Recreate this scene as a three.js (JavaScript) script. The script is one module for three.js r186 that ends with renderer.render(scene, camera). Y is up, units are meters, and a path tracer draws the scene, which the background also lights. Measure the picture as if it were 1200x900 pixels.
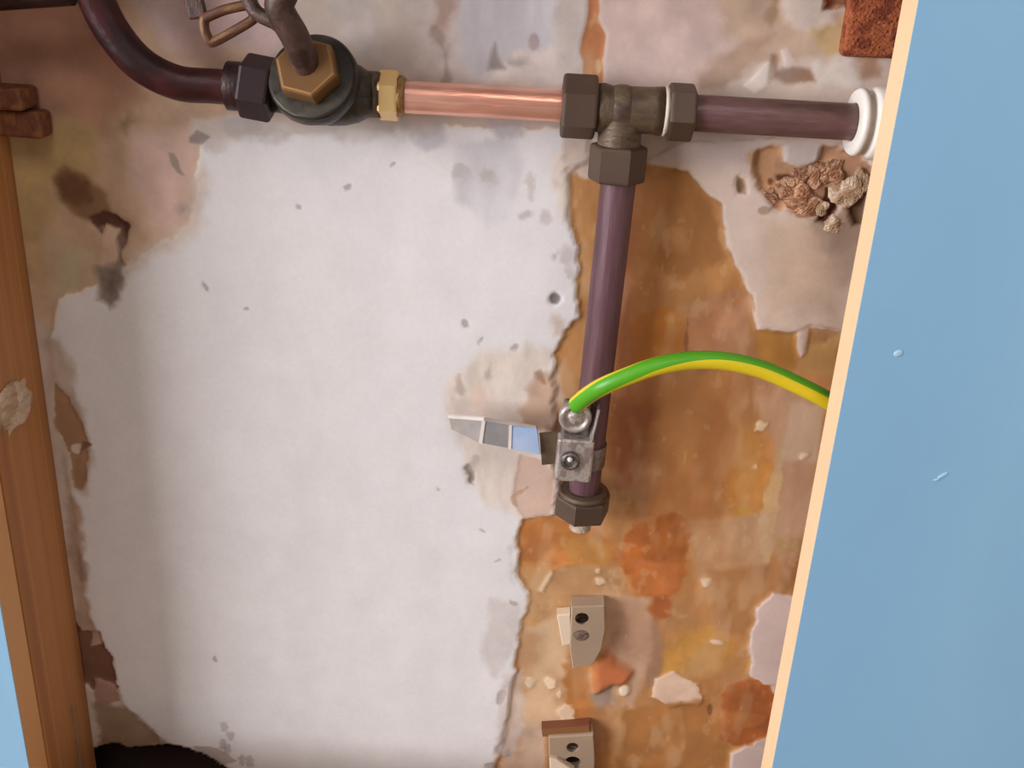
import * as THREE from 'three';
import { mergeGeometries, mergeVertices, toCreasedNormals } from 'three/addons/utils/BufferGeometryUtils.js';
import { RoundedBoxGeometry } from 'three/addons/geometries/RoundedBoxGeometry.js';
import { RectAreaLightUniformsLib } from 'three/addons/lights/RectAreaLightUniformsLib.js';

// ---------------------------------------------------------------- camera, light, exposure
const scene = new THREE.Scene();
const F = 1150, DIST = 0.46, PITCH = 23.86 * Math.PI / 180, ROLL = 4.2 * Math.PI / 180;
const camera = new THREE.PerspectiveCamera(2 * Math.atan(450 / F) * 180 / Math.PI, 4 / 3, 0.02, 20);
camera.position.set(0, DIST * Math.sin(PITCH), DIST * Math.cos(PITCH));
camera.lookAt(0, 0, 0);
camera.rotateZ(ROLL);
scene.add(camera);
const renderer = new THREE.WebGLRenderer();
renderer.toneMapping = THREE.LinearToneMapping;
renderer.toneMappingExposure = 0.455;
renderer.shadowMap.enabled = true;
RectAreaLightUniformsLib.init();
scene.background = new THREE.Color(0x000000);
// daylight window on the left wall of the room, with its area light just in front of the pane
const WIN = { x: -1.6, y: 0.32, z: 1.14, w: 1.4, h: 0.95, power: 27, color: 0xf6f8ff };
const winLight = new THREE.RectAreaLight(WIN.color, WIN.power, WIN.w, WIN.h);
winLight.position.set(WIN.x + 0.02, WIN.y, WIN.z);
winLight.lookAt(WIN.x + 1, WIN.y, WIN.z);
scene.add(winLight);
// unseen ceiling panel lamp added for fill light, behind and above the photographer
const FILL_LAMP = { x: 0.1, y: 1.5, z: 1.5, w: 0.6, h: 0.6, power: 9.5, color: 0xfffaf4 };
const fillLight = new THREE.RectAreaLight(FILL_LAMP.color, FILL_LAMP.power, FILL_LAMP.w, FILL_LAMP.h);
fillLight.position.set(FILL_LAMP.x, FILL_LAMP.y - 0.035, FILL_LAMP.z);
fillLight.lookAt(FILL_LAMP.x, FILL_LAMP.y - 1, FILL_LAMP.z);
scene.add(fillLight);

// ---------------------------------------------------------------- helpers
// survey: a photo measurement (px, py) on the plane at distance z from the wall, in metres
const SV = (() => {
  const c = new THREE.Vector3(0, 0.46 * Math.sin(0.416435), 0.46 * Math.cos(0.416435));
  const fw = c.clone().negate().normalize(), r = new THREE.Vector3(1, 0, 0), u = new THREE.Vector3().crossVectors(r, fw);
  const cr = Math.cos(0.073304), sr = Math.sin(0.073304);
  return { c, fw, R: r.clone().multiplyScalar(cr).addScaledVector(u, sr), U: u.clone().multiplyScalar(cr).addScaledVector(r, -sr) };
})();
function W(px, py, z = 0) {
  const d = SV.R.clone().multiplyScalar((px - 600) / 1150).addScaledVector(SV.U, -(py - 450) / 1150).add(SV.fw);
  return SV.c.clone().addScaledVector(d, (z - SV.c.z) / d.z);
}
let seed = 7;
const rnd = () => { seed = (seed * 1664525 + 1013904223) >>> 0; return seed / 4294967296; };
const taken = {};
function numbered(n) { const k = taken[n] = (taken[n] ?? -1) + 1; return k ? n + '_' + String(k).padStart(3, '0') : n; }
function shade(m) { m.castShadow = true; m.receiveShadow = true; return m; }
function tag(o, label, category, group) { o.userData.label = label; o.userData.category = category; if (group) o.userData.group = group; return o; }
function thing(name, label, category, p = new THREE.Vector3(), turnZ = 0, group) {
  const o = new THREE.Group(); o.name = numbered(name); o.position.copy(p); o.rotation.z = turnZ;
  tag(o, label, category, group); scene.add(o); return o;
}
function part(name, geos, mat, parent) {
  const gs = (Array.isArray(geos) ? geos : [geos]).map(g => { const q = g.index ? g.toNonIndexed() : g; for (const k of Object.keys(q.attributes)) if (!['position', 'normal', 'uv'].includes(k)) q.deleteAttribute(k); return q; });
  const m = shade(new THREE.Mesh(gs.length > 1 ? mergeGeometries(gs) : gs[0], mat)); m.name = numbered(name); parent.add(m); return m;
}
function struct(o) { o.userData.kind = 'structure'; return o; }
const V = (x, y, z) => new THREE.Vector3(x, y, z);
function hexNut(flats, len, bev = 0.0012, turn = 0) {           // hexagonal nut along x, centred
  const R = flats / Math.sqrt(3) - bev, s = new THREE.Shape();
  for (let i = 0; i < 6; i++) { const a = i * Math.PI / 3 + turn; s[i ? 'lineTo' : 'moveTo'](Math.cos(a) * R, Math.sin(a) * R); }
  s.closePath();
  const g = new THREE.ExtrudeGeometry(s, { depth: len - 2 * bev, bevelEnabled: true, bevelThickness: bev, bevelSize: bev, bevelSegments: 3 });
  g.translate(0, 0, -len / 2 + bev); g.rotateY(Math.PI / 2); return g;
}
function turned(profile, seg = 40) {                            // lathe about the x axis, profile of [x, r]
  const g = new THREE.LatheGeometry(profile.map(([x, r]) => new THREE.Vector2(Math.max(r, 1e-5), x)), seg);
  g.rotateZ(-Math.PI / 2); return g;
}
function tubeAlong(pts, r, seg = 60, sides = 20, tension = 0.5) {
  return new THREE.TubeGeometry(new THREE.CatmullRomCurve3(pts, false, 'centripetal', tension), seg, r, sides, false);
}
function bar(a, b, r, sides = 24) {                             // straight rod with closed ends
  const d = b.clone().sub(a), g = new THREE.CylinderGeometry(r, r, d.length(), sides);
  g.applyQuaternion(new THREE.Quaternion().setFromUnitVectors(V(0, 1, 0), d.clone().normalize()));
  const m = a.clone().add(b).multiplyScalar(0.5); g.translate(m.x, m.y, m.z); return g;
}
function rbox(w, h, d, r = 0.001, seg = 3) { return new RoundedBoxGeometry(w, h, d, seg, r); }

// value noise
function hash(x, y) { let h = Math.imul(x, 374761393) ^ Math.imul(y, 668265263); h = Math.imul(h ^ (h >>> 13), 1274126177); return ((h ^ (h >>> 16)) >>> 0) / 4294967296; }
function vnoise(x, y) {
  const i = Math.floor(x), j = Math.floor(y), u = x - i, v = y - j, a = u * u * (3 - 2 * u), b = v * v * (3 - 2 * v);
  const p = hash(i, j), q = hash(i + 1, j), r = hash(i, j + 1), s = hash(i + 1, j + 1);
  return p + (q - p) * a + (r - p) * b + (p - q - r + s) * a * b;
}
function fbm(x, y, o = 4) { let s = 0, a = 0.5, t = 0; for (let i = 0; i < o; i++) { s += a * vnoise(x, y); t += a; a *= 0.5; x = x * 2.03 + 17.1; y = y * 2.03 + 9.7; } return s / t; }
const smooth = (a, b, x) => { const t = Math.min(1, Math.max(0, (x - a) / (b - a))); return t * t * (3 - 2 * t); };

// textures for plain materials: base colour with mottling, and a matching bump
function mottled(hexes, size, freq, contrast, stretch = [1, 1], n = 512) {
  const cols = hexes.map(h => { const c = new THREE.Color(h); return c.getRGB({}, THREE.SRGBColorSpace); });
  const d = new Uint8Array(n * n * 4), b = new Uint8Array(n * n * 4);
  for (let j = 0; j < n; j++) for (let i = 0; i < n; i++) {
    const x = i / n * size, y = j / n * size, f = fbm(x * freq * stretch[0] + 3, y * freq * stretch[1] + 5, 5), g = fbm(x * freq * 7 * stretch[0], y * freq * 7 * stretch[1], 3);
    const t = smooth(0.25, 0.75, f) * (cols.length - 1), k = Math.min(cols.length - 2, Math.floor(t)), w = t - k, o = (j * n + i) * 4, m = 1 + contrast * (g - 0.5);
    for (const [q, ch] of ['r', 'g', 'b'].entries()) d[o + q] = Math.min(255, 255 * (cols[k][ch] * (1 - w) + cols[k + 1][ch] * w) * m);
    d[o + 3] = 255; b[o] = b[o + 1] = b[o + 2] = 255 * (0.4 * f + 0.6 * g); b[o + 3] = 255;
  }
  const mk = (arr, srgb) => { const t = new THREE.DataTexture(arr, n, n); t.wrapS = t.wrapT = THREE.MirroredRepeatWrapping; t.magFilter = THREE.LinearFilter; t.minFilter = THREE.LinearMipmapLinearFilter; t.generateMipmaps = true; if (srgb) t.colorSpace = THREE.SRGBColorSpace; t.needsUpdate = true; return t; };
  return { map: mk(d, true), bumpMap: mk(b, false) };
}
function metal(hexes, metalness, roughness, freq = 6, contrast = 0.3, bumpScale = 0.0003, extra = {}) {
  return new THREE.MeshPhysicalMaterial({ ...mottled(hexes, 1, freq, contrast), metalness, roughness, bumpScale, ...extra });
}
const M = {
  maroon: metal(['#33100f', '#481a1a', '#2a0e12'], 0.15, 0.42, 4, 0.3),
  darkNut: metal(['#2d1515', '#3a2220', '#241014'], 0.3, 0.45, 4, 0.3),
  bronze: metal(['#5e4c3c', '#6a5743', '#4d3b30'], 0.3, 0.5, 4, 0.3),
  valveBody: metal(['#322a22', '#443d32', '#1f1611'], 0.3, 0.42, 4, 0.3),
  brassDull: metal(['#94703f', '#a8824e', '#7c5630'], 0.45, 0.42, 4, 0.25),
  brass: metal(['#f0cc90', '#e6bd7c', '#cf9c58'], 0.6, 0.32, 3, 0.15),
  copper: metal(['#f8c4b2', '#f2b6a2', '#e6a28a'], 0.7, 0.3, 3, 0.15),
  pipe: metal(['#684c4b', '#70504f', '#5e4540'], 0.2, 0.42, 5, 0.2),
  pipeDown: metal(['#62434a', '#6a4a4f', '#57383d'], 0.2, 0.45, 5, 0.2),
  spindle: metal(['#4e3830', '#5a4138', '#402c25'], 0.25, 0.5, 4, 0.2),
  loop: metal(['#785433', '#6a4430', '#5b3826'], 0.3, 0.5, 4, 0.2),
  steel: metal(['#b9aea6', '#c6bab1', '#9c8d86'], 0.55, 0.38, 5, 0.2),
  steelDark: metal(['#77706c', '#8a827e', '#5d5650'], 0.7, 0.35, 5, 0.2),
  tagGrey: metal(['#bbb2ae', '#c6bdb8'], 0.5, 0.4, 4, 0.1),
  tagDark: metal(['#a3a0a2', '#aca8a6'], 0.5, 0.4, 4, 0.1),
  tagBlue: metal(['#b0c0dc', '#9db8e2', '#b6c2d4'], 0.3, 0.4, 3, 0.1),
  tagEdge: metal(['#f2e8e0', '#e8ddd6'], 0.2, 0.4, 4, 0.05),
  white: metal(['#eee6db', '#f2ebe2'], 0, 0.35, 4, 0.05, 0.0001, { clearcoat: 0.3 }),
  seal: metal(['#e9dccb', '#d9c7b3'], 0, 0.6, 4, 0.1),
  clip: metal(['#b9a48f', '#c4ae9a', '#a38a72'], 0, 0.75, 5, 0.2, 0.0006),
  clipPale: metal(['#d6bb9d', '#e0c8ac'], 0, 0.75, 5, 0.1, 0.0006),
  grime: metal(['#6b5648', '#8a7360', '#5a4638'], 0, 0.9, 8, 0.3),
  hole: metal(['#21100a', '#2b150c'], 0, 0.9, 5, 0.1),
  fleck: metal(['#b4d6e8', '#a6cce2'], 0, 0.4, 4, 0.05),
  filler: metal(['#d9bfa4', '#c9ac90', '#b08d6c'], 0, 0.9, 4, 0.2, 0.0012),
  rubble: metal(['#c3946c', '#d8a98a', '#8e5c3a', '#c99a80'], 0, 0.9, 5, 0.3, 0.0012),
  brick: metal(['#9c5532', '#b0603a', '#7d3d26'], 0, 0.95, 7, 0.35, 0.0012),
  batten: new THREE.MeshStandardMaterial({ ...mottled(['#b27642', '#bc804c', '#a46a3a'], 1, 3, 0.15, [1, 0.15]), roughness: 0.6, bumpScale: 0.0003 }),
  block: new THREE.MeshStandardMaterial({ ...mottled(['#7d4a2c', '#6b3a26', '#8a5a2e'], 1, 3, 0.2, [1, 0.3]), roughness: 0.7, bumpScale: 0.0004 }),
  rawWood: new THREE.MeshStandardMaterial({ ...mottled(['#f2c49c', '#eec097', '#f6d3a6'], 1, 3, 0.06, [1, 0.1]), roughness: 0.75, bumpScale: 0.0002 }),
  rawWoodShaded: new THREE.MeshStandardMaterial({ ...mottled(['#d79d62', '#cf9259', '#dba26c'], 1, 3, 0.06, [1, 0.1]), roughness: 0.75, bumpScale: 0.0002 }),  // raw edge facing away from the window, shade put into its colour
  roomWall: new THREE.MeshStandardMaterial({ ...mottled(['#c9c6c2', '#cecbc7'], 1, 3, 0.03), roughness: 0.9, bumpScale: 0.0003 }),
  roomFloor: new THREE.MeshStandardMaterial({ ...mottled(['#8a6d4e', '#98795a', '#7b5f43'], 1, 4, 0.1, [1, 0.2]), roughness: 0.6, bumpScale: 0.0003 }),
};

// ---------------------------------------------------------------- the room around the boxing
function slab(name, w, h, d, x, y, z, mat) {
  const m = shade(new THREE.Mesh(new THREE.BoxGeometry(w, h, d), mat)); m.name = name; m.position.set(x, y, z); scene.add(m); return struct(m);
}
slab('floor', 3.2, 0.1, 3.5, 0, -1.05, 1.65, M.roomFloor);
slab('ceiling', 3.2, 0.1, 3.5, 0, 1.6, 1.65, M.roomWall);
slab('wall_right', 0.1, 2.75, 3.5, 1.65, 0.275, 1.65, M.roomWall);
slab('wall_left', 0.1, 2.75, 3.5, -1.65, 0.275, 1.65, M.roomWall);
slab('wall_front', 3.4, 2.75, 0.1, 0, 0.275, 3.45, M.roomWall);
{
  const w = new THREE.Group(); w.name = 'window_1'; w.position.set(WIN.x, WIN.y, WIN.z); scene.add(struct(w));
  const pane = part('pane', new THREE.BoxGeometry(0.006, WIN.h, WIN.w), new THREE.MeshStandardMaterial({ color: 0xdfe6ea, roughness: 0.2, emissive: WIN.color, emissiveIntensity: 3 }), w);
  pane.position.x = 0.006;
  part('window_frame', [[0.03, 0.06, WIN.w + 0.12, WIN.h / 2 + 0.03, 0], [0.03, 0.06, WIN.w + 0.12, -WIN.h / 2 - 0.03, 0], [0.03, WIN.h, 0.06, 0, WIN.w / 2 + 0.03], [0.03, WIN.h, 0.06, 0, -WIN.w / 2 - 0.03]]
    .map(([a, b, c, y, z]) => rbox(a, b, c, 0.004).translate(0.015, y, z)), M.white, w);
  const l = new THREE.Group(); l.name = 'fill_lamp'; l.position.set(FILL_LAMP.x, FILL_LAMP.y + 0.05, FILL_LAMP.z); scene.add(tag(l, 'square white ceiling panel lamp added for fill light behind the photographer', 'lamp'));
  part('fill_lamp_housing', rbox(FILL_LAMP.w + 0.04, 0.04, FILL_LAMP.h + 0.04, 0.006).translate(0, -0.02, 0), M.white, l);
  part('diffuser', new THREE.BoxGeometry(FILL_LAMP.w, 0.01, FILL_LAMP.h).translate(0, -0.045, 0), new THREE.MeshStandardMaterial({ color: 0xf4f4f0, roughness: 0.6, emissive: FILL_LAMP.color, emissiveIntensity: 3 }), l);
}

// ---------------------------------------------------------------- the old wall behind: layers of paint, plaster and bare render, each with its own thickness
const X0 = -0.32, X1 = 0.32, Y0 = -0.30, Y1 = 0.22, TW = 2048, TH = 1664, DX = (X1 - X0) / TW, DY = (Y1 - Y0) / TH;
const C = new Float32Array(TW * TH * 3), H = new Float32Array(TW * TH);
let patchNo = 0;
function paint(col, px, o = {}) {                                // o: n edge roughness, f its scale, soft, h thickness, op, mott, st streak, line width, rim
  const pts = px.map(([x, y]) => W(x, y)), k = ++patchNo * 13.7;
  const n = (o.n ?? 0.0026), f = 1 / (o.f ?? 0.006), soft = o.soft ?? 0.0007, op = o.op ?? 1, mott = o.mott ?? 0.12, [sx, sy] = o.st ?? [1, 1], mf = o.mf ?? 90;
  const pad = n + soft + (o.line ?? 0) + 0.001;
  let a = 1e9, b = -1e9, c = 1e9, d = -1e9;
  for (const p of pts) { a = Math.min(a, p.x); b = Math.max(b, p.x); c = Math.min(c, p.y); d = Math.max(d, p.y); }
  const i0 = Math.max(0, Math.floor((a - pad - X0) / DX)), i1 = Math.min(TW - 1, Math.ceil((b + pad - X0) / DX));
  const j0 = Math.max(0, Math.floor((c - pad - Y0) / DY)), j1 = Math.min(TH - 1, Math.ceil((d + pad - Y0) / DY));
  const N = pts.length, open = !!o.line;
  for (let j = j0; j <= j1; j++) for (let i = i0; i <= i1; i++) {
    const x = X0 + (i + 0.5) * DX, y = Y0 + (j + 0.5) * DY;
    let best = 1e9, inside = false;
    for (let q = 0, r = N - 1; q < N; r = q++) {
      if (open && q === 0) continue;
      const A = pts[r], B = pts[q], ex = B.x - A.x, ey = B.y - A.y, wx = x - A.x, wy = y - A.y;
      const t = Math.min(1, Math.max(0, (wx * ex + wy * ey) / (ex * ex + ey * ey + 1e-12))), qx = wx - ex * t, qy = wy - ey * t;
      best = Math.min(best, qx * qx + qy * qy);
      if ((A.y > y) !== (B.y > y) && x < ex * (y - A.y) / ey + A.x) inside = !inside;
    }
    let s = open ? o.line - Math.sqrt(best) : (inside ? 1 : -1) * Math.sqrt(best);
    if (s < -pad) continue;
    if (n) s += n * 2 * (fbm(x * f * sx + k, y * f * sy - k, 4) - 0.5);
    const al = smooth(-soft, soft, s) * op;
    if (al <= 0) continue;
    const e = (j * TW + i), m = 1 + mott * 2 * (fbm(x * mf * sx - k, y * mf * sy + k, 4) - 0.5);
    let cc = col;
    if (o.rim && s < o.rim[1]) { const w = smooth(o.rim[1], 0, s) * smooth(0.35, 0.6, fbm(x * 120 + k, y * 120, 2)); cc = col.map((v, q) => v + (o.rim[0][q] - v) * w); }
    for (let q = 0; q < 3; q++) C[e * 3 + q] += (cc[q] * m - C[e * 3 + q]) * al;
    if (o.h !== undefined) H[e] += (o.h - H[e]) * al;
  }
}
const box = (a, b, c, d) => [[a, b], [c, b], [c, d], [a, d]];
const disc = (x, y, rx, ry = rx, t = 0) => Array.from({ length: 12 }, (_, i) => { const a = i * Math.PI / 6, u = Math.cos(a) * rx, v = Math.sin(a) * ry; return [x + u * Math.cos(t) - v * Math.sin(t), y + u * Math.sin(t) + v * Math.cos(t)]; });
const big = { soft: 0.006, n: 0.006, f: 0.018 }, mid = { soft: 0.0025, n: 0.003 };
// ground coat of beige plaster
paint([205, 184, 170], box(-400, -300, 1600, 1300), { n: 0, h: 0.0008, mott: 0.06 });
// upper left corner: grubby browns and ochres
paint([196, 162, 134], [[-80, -80], [330, -80], [330, 120], [240, 170], [225, 260], [150, 330], [70, 400], [-40, 300]], big);
paint([182, 136, 112], [[-40, -60], [140, -60], [140, 40], [170, 110], [120, 150], [40, 150], [-40, 120]], big);
paint([194, 162, 112], [[5, 160], [60, 145], [105, 150], [115, 200], [60, 220], [50, 340], [25, 300]], big);
paint([188, 170, 140], [[60, 280], [110, 300], [100, 390], [60, 400]], big);
paint([206, 172, 156], [[150, 150], [230, 150], [235, 250], [180, 290], [150, 230]], big);
paint([200, 170, 164], [[130, -60], [330, -60], [330, 60], [260, 70], [180, 50]], big);
// above the pipe: worn greyish white, pinkish beige, tan
paint([206, 190, 182], [[360, -60], [700, -60], [690, 100], [470, 95], [430, 70], [400, 40]], mid);
paint([200, 182, 168], [[430, -40], [470, -40], [480, 80], [440, 60]], { ...mid, op: 0.7 });
paint([196, 188, 190], [[535, -40], [660, -40], [655, 55], [600, 60], [560, 95], [535, 70]], { ...mid, st: [1, 0.4] });
paint([160, 128, 116], [[506, -20], [536, -20], [534, 20], [524, 35], [510, 30]], { ...mid, op: 0.7 });
paint([152, 124, 112], [[508, 35], [522, 60], [524, 100]], { line: 0.0016, soft: 0.0015, op: 0.6 });
paint([206, 190, 182], [[650, -30], [688, -30], [684, 95], [650, 90]], mid);
paint([128, 116, 108], [[574, 72], [580, 50], [586, 70], [592, 80], [572, 82]], { soft: 0.0015, n: 0.001, op: 0.7, h: 0.0003 });
paint([150, 140, 134], disc(607, 74, 14, 7), { soft: 0.002, op: 0.7 });
paint([160, 140, 136], disc(626, 50, 3, 8), { soft: 0.001, op: 0.7 });
paint([206, 180, 170], [[704, -60], [870, -60], [860, 60], [830, 115], [708, 108]], mid);
paint([196, 168, 146], [[840, -60], [985, -60], [985, 10], [990, 60], [900, 80], [850, 40]], mid);
paint([178, 146, 124], [[815, 85], [870, 48], [905, 40], [890, 70], [850, 100], [820, 105]], { ...mid, op: 0.8 });
paint([160, 128, 96], [[898, -30], [922, -30], [915, 15], [902, 30]], { ...mid, op: 0.8 });
paint([216, 198, 186], [[912, -20], [975, -20], [980, 30], [960, 40], [920, 25]], { ...mid, h: 0.0014 });
paint([202, 170, 124], [[950, 35], [990, 20], [992, 55], [975, 65], [955, 60]], mid);
paint([212, 196, 186], [[888, 80], [900, 72], [900, 100], [885, 108], [870, 100]], { n: 0.001, h: 0.0012 });
paint([214, 196, 184], [[912, 58], [922, 55], [935, 78], [918, 80]], { n: 0.001, h: 0.0012 });
paint([142, 114, 98], [[905, 65], [910, 65], [912, 80], [950, 80], [955, 95], [920, 98], [905, 92]], { n: 0.001, soft: 0.0015, op: 0.8, h: 0.0002 });
paint([214, 200, 188], [[955, 75], [1000, 65], [1010, 100], [960, 105]], { ...mid, h: 0.0012 });
paint([170, 134, 108], [[1000, 45], [1030, 40], [1032, 90], [1010, 90]], mid);
paint([170, 112, 80], [[964, -30], [1100, -30], [1090, 12], [1010, 8], [968, 8]], { n: 0.002, h: -0.003 });
paint([100, 54, 46], [[998, 24], [1012, 16], [1016, 30], [1006, 46], [996, 48]], { n: 0.0012, h: -0.003 });
paint([190, 122, 78], [[688, -30], [701, -30], [702, 25], [710, 42], [706, 70], [708, 105], [684, 108], [681, 50], [687, 25]], { n: 0.0012, h: 0.0002 });
paint([214, 172, 122], disc(701, 78, 4, 9), { soft: 0.001, n: 0.001 });
// bare render strip: browns and oranges, lowest layer
paint([184, 130, 78], [[668, 203], [700, 185], [760, 192], [805, 197], [842, 240], [852, 290], [880, 345], [886, 385], [905, 388], [935, 380], [985, 388], [1010, 430], [1000, 560], [960, 690], [925, 700], [890, 715], [876, 760], [882, 790], [905, 800], [880, 875], [858, 885], [845, 960], [560, 960], [590, 870], [600, 800], [600, 745], [606, 668], [606, 610], [600, 560], [610, 500], [640, 430], [655, 380], [665, 340], [668, 250]], { h: 0, n: 0.0018, mott: 0.16, st: [1, 0.5] });
paint([166, 112, 62], [[750, 200], [800, 200], [838, 240], [850, 300], [800, 330], [748, 300]], { ...mid, st: [1, 0.4] });
paint([186, 134, 84], disc(793, 282, 14, 18), { ...mid, op: 0.7 });
paint([186, 134, 98], [[808, 360], [860, 335], [880, 350], [880, 425], [805, 430]], mid);
paint([186, 118, 50], [[742, 366], [798, 360], [804, 385], [800, 415], [738, 425]], { soft: 0.002, n: 0.004, st: [1, 0.6] });
paint([110, 78, 50], [[806, 372], [803, 412]], { line: 0.0006, soft: 0.0006, op: 0.7 });
paint([176, 120, 70], [[716, 460], [780, 440], [860, 440], [870, 600], [740, 610], [715, 560]], { ...mid, st: [1, 0.5] });
paint([150, 84, 52], [[712, 200], [748, 200], [742, 470], [770, 480], [752, 570], [715, 580]], { soft: 0.006, n: 0.004, op: 0.7 });  // red-brown stain, with some of the upright pipe's shadow put into it
paint([186, 134, 60], [[888, 388], [930, 378], [934, 430], [925, 440], [888, 415]], { n: 0.0016, mott: 0.1 });
paint([192, 148, 90], [[938, 408], [985, 390], [985, 440], [940, 440]], mid);
paint([212, 188, 170], [[932, 372], [948, 372], [944, 412], [938, 420], [934, 405]], { n: 0.001, h: 0.0008 });
paint([190, 148, 114], [[880, 430], [962, 470], [958, 600], [925, 680], [905, 640], [910, 520], [880, 470]], { ...mid, st: [1.4, 0.3] });
paint([206, 178, 150], [[925, 470], [965, 475], [958, 540], [915, 540]], { ...mid, op: 0.7, st: [1.5, 0.3] });
paint([192, 130, 56], [[858, 510], [890, 500], [905, 560], [895, 630], [870, 650], [850, 590]], { n: 0.006, f: 0.01, soft: 0.004, op: 0.85 });
paint([190, 142, 54], disc(872, 610, 12, 20), { ...mid, op: 0.8 });
paint([190, 148, 108], [[808, 610], [900, 600], [895, 680], [860, 700], [812, 680]], { ...mid, st: [1, 0.5] });
paint([200, 170, 124], [[890, 600], [915, 520], [920, 530], [905, 640], [895, 680]], { n: 0.002, op: 0.7 });
paint([178, 140, 86], [[910, 630], [945, 625], [940, 650], [912, 652]], mid);
paint([176, 124, 74], [[830, 670], [905, 660], [900, 700], [882, 720], [876, 745], [840, 740]], { ...mid, st: [1, 0.5] });
paint([192, 138, 62], [[775, 750], [830, 735], [860, 750], [870, 790], [820, 800], [780, 790]], { soft: 0.004, n: 0.006, f: 0.01, mott: 0.2, op: 0.8 });
paint([194, 122, 62], [[608, 612], [640, 606], [700, 618], [720, 640], [735, 660], [640, 664], [614, 655]], { n: 0.0036, f: 0.008, soft: 0.0014, mott: 0.22, h: 0.0001 });
paint([196, 136, 68], [[660, 628], [720, 635], [715, 660], [665, 660]], { ...mid });
paint([178, 100, 40], [[738, 612], [790, 602], [806, 618], [803, 660], [800, 690], [770, 705], [740, 690], [725, 650]], { n: 0.004, f: 0.008, soft: 0.0014, mott: 0.24, h: 0.0002 });
paint([190, 112, 56], [[740, 655], [800, 660], [795, 695], [745, 700]], { ...mid, op: 0.8 });
paint([166, 92, 44], [[756, 698], [786, 700], [784, 720], [768, 730], [756, 715]], { ...mid });
paint([116, 66, 30], disc(718, 680, 6, 3), { n: 0.001 });
paint([184, 138, 92], [[612, 668], [720, 664], [740, 700], [700, 712], [640, 730], [610, 720]], { ...mid });
paint([206, 170, 132], [[610, 735], [660, 720], [668, 790], [660, 850], [600, 860]], { ...mid, st: [1, 0.6] });
paint([196, 164, 140], [[596, 850], [640, 850], [640, 920], [580, 940]], { ...mid });
paint([190, 150, 120], [[706, 700], [760, 700], [770, 760], [740, 830], [712, 800]], { ...mid });
paint([176, 136, 110], [[706, 712], [736, 720], [742, 760], [715, 775]], { ...mid });
paint([160, 122, 96], [[768, 730], [772, 760], [762, 800]], { line: 0.003, soft: 0.002, op: 0.8 });
paint([212, 180, 156], [[768, 795], [790, 788], [818, 802], [822, 825], [790, 830], [766, 815]], { n: 0.003, f: 0.008, h: 0.0007 });
paint([170, 114, 60], [[730, 830], [840, 820], [855, 870], [850, 950], [720, 950]], { ...mid });
paint([186, 120, 60], [[660, 780], [690, 780], [690, 850], [660, 840]], { ...mid });
paint([188, 108, 62], [[694, 778], [714, 764], [740, 786], [734, 802], [716, 800], [698, 812]], { n: 0.002, h: 0.003, soft: 0.003, mott: 0.06 });
paint([150, 126, 108], [[690, 812], [716, 802], [722, 825], [700, 836]], { n: 0.003, soft: 0.002 });
paint([222, 200, 174], disc(731, 808, 6, 8), { n: 0.001, h: 0.001 });
paint([224, 192, 156], [[630, 692], [645, 668], [648, 672], [636, 695]], { n: 0.0003, h: 0.0006 });
paint([226, 196, 164], disc(840, 752, 8, 3, 0.2), { n: 0.0005, h: 0.0006 });
for (const [x, y, r] of [[704, 680, 4], [828, 682, 4], [892, 500, 5], [942, 535, 3], [885, 547, 3], [700, 668, 2], [664, 835, 8], [645, 800, 5], [655, 812, 4], [620, 798, 5], [610, 700, 4]]) paint([228, 200, 168], disc(x, y, r * 1.5, r * 1.2, x), { n: 0.0018, f: 0.0024, h: 0.0006, op: 0.85 });
paint([172, 94, 42], [[848, 802], [892, 794], [911, 815], [902, 860], [872, 874], [838, 866], [846, 835]], { n: 0.0026, f: 0.007, soft: 0.001, h: 0.0003, mott: 0.24 });
paint([190, 118, 56], [[830, 830], [900, 838], [895, 848], [830, 862]], { n: 0.001, op: 0.6 });
paint([110, 70, 38], disc(832, 832, 3, 7), { n: 0.0005, op: 0.8 });
// thin residue of old plaster left on the bare render, in vertical drags, and rusty blotches
for (let j = 0; j < TH; j++) for (let i = 0; i < TW; i++) {
  const e = j * TW + i; if (H[e] > 0.0005 || H[e] < -0.0005) continue;
  const x = X0 + i * DX, y = Y0 + j * DY, a = 0.4 * smooth(0.52, 0.74, fbm(x * 85 + 31, y * 38 + 7, 3)), b = 0.35 * smooth(0.54, 0.75, fbm(x * 50 + 3, y * 34 + 57, 3)), c = 0.22 * smooth(0.68, 0.80, fbm(x * 190, y * 130 + 11, 3));
  for (let q = 0; q < 3; q++) { let v = C[e * 3 + q]; v += ([206, 170, 136][q] - v) * a; v += ([150, 90, 44][q] - v) * b; v += ([216, 184, 150][q] - v) * c; C[e * 3 + q] = v; }
  H[e] += 0.0003 * a + 0.0004 * c;
}
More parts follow.
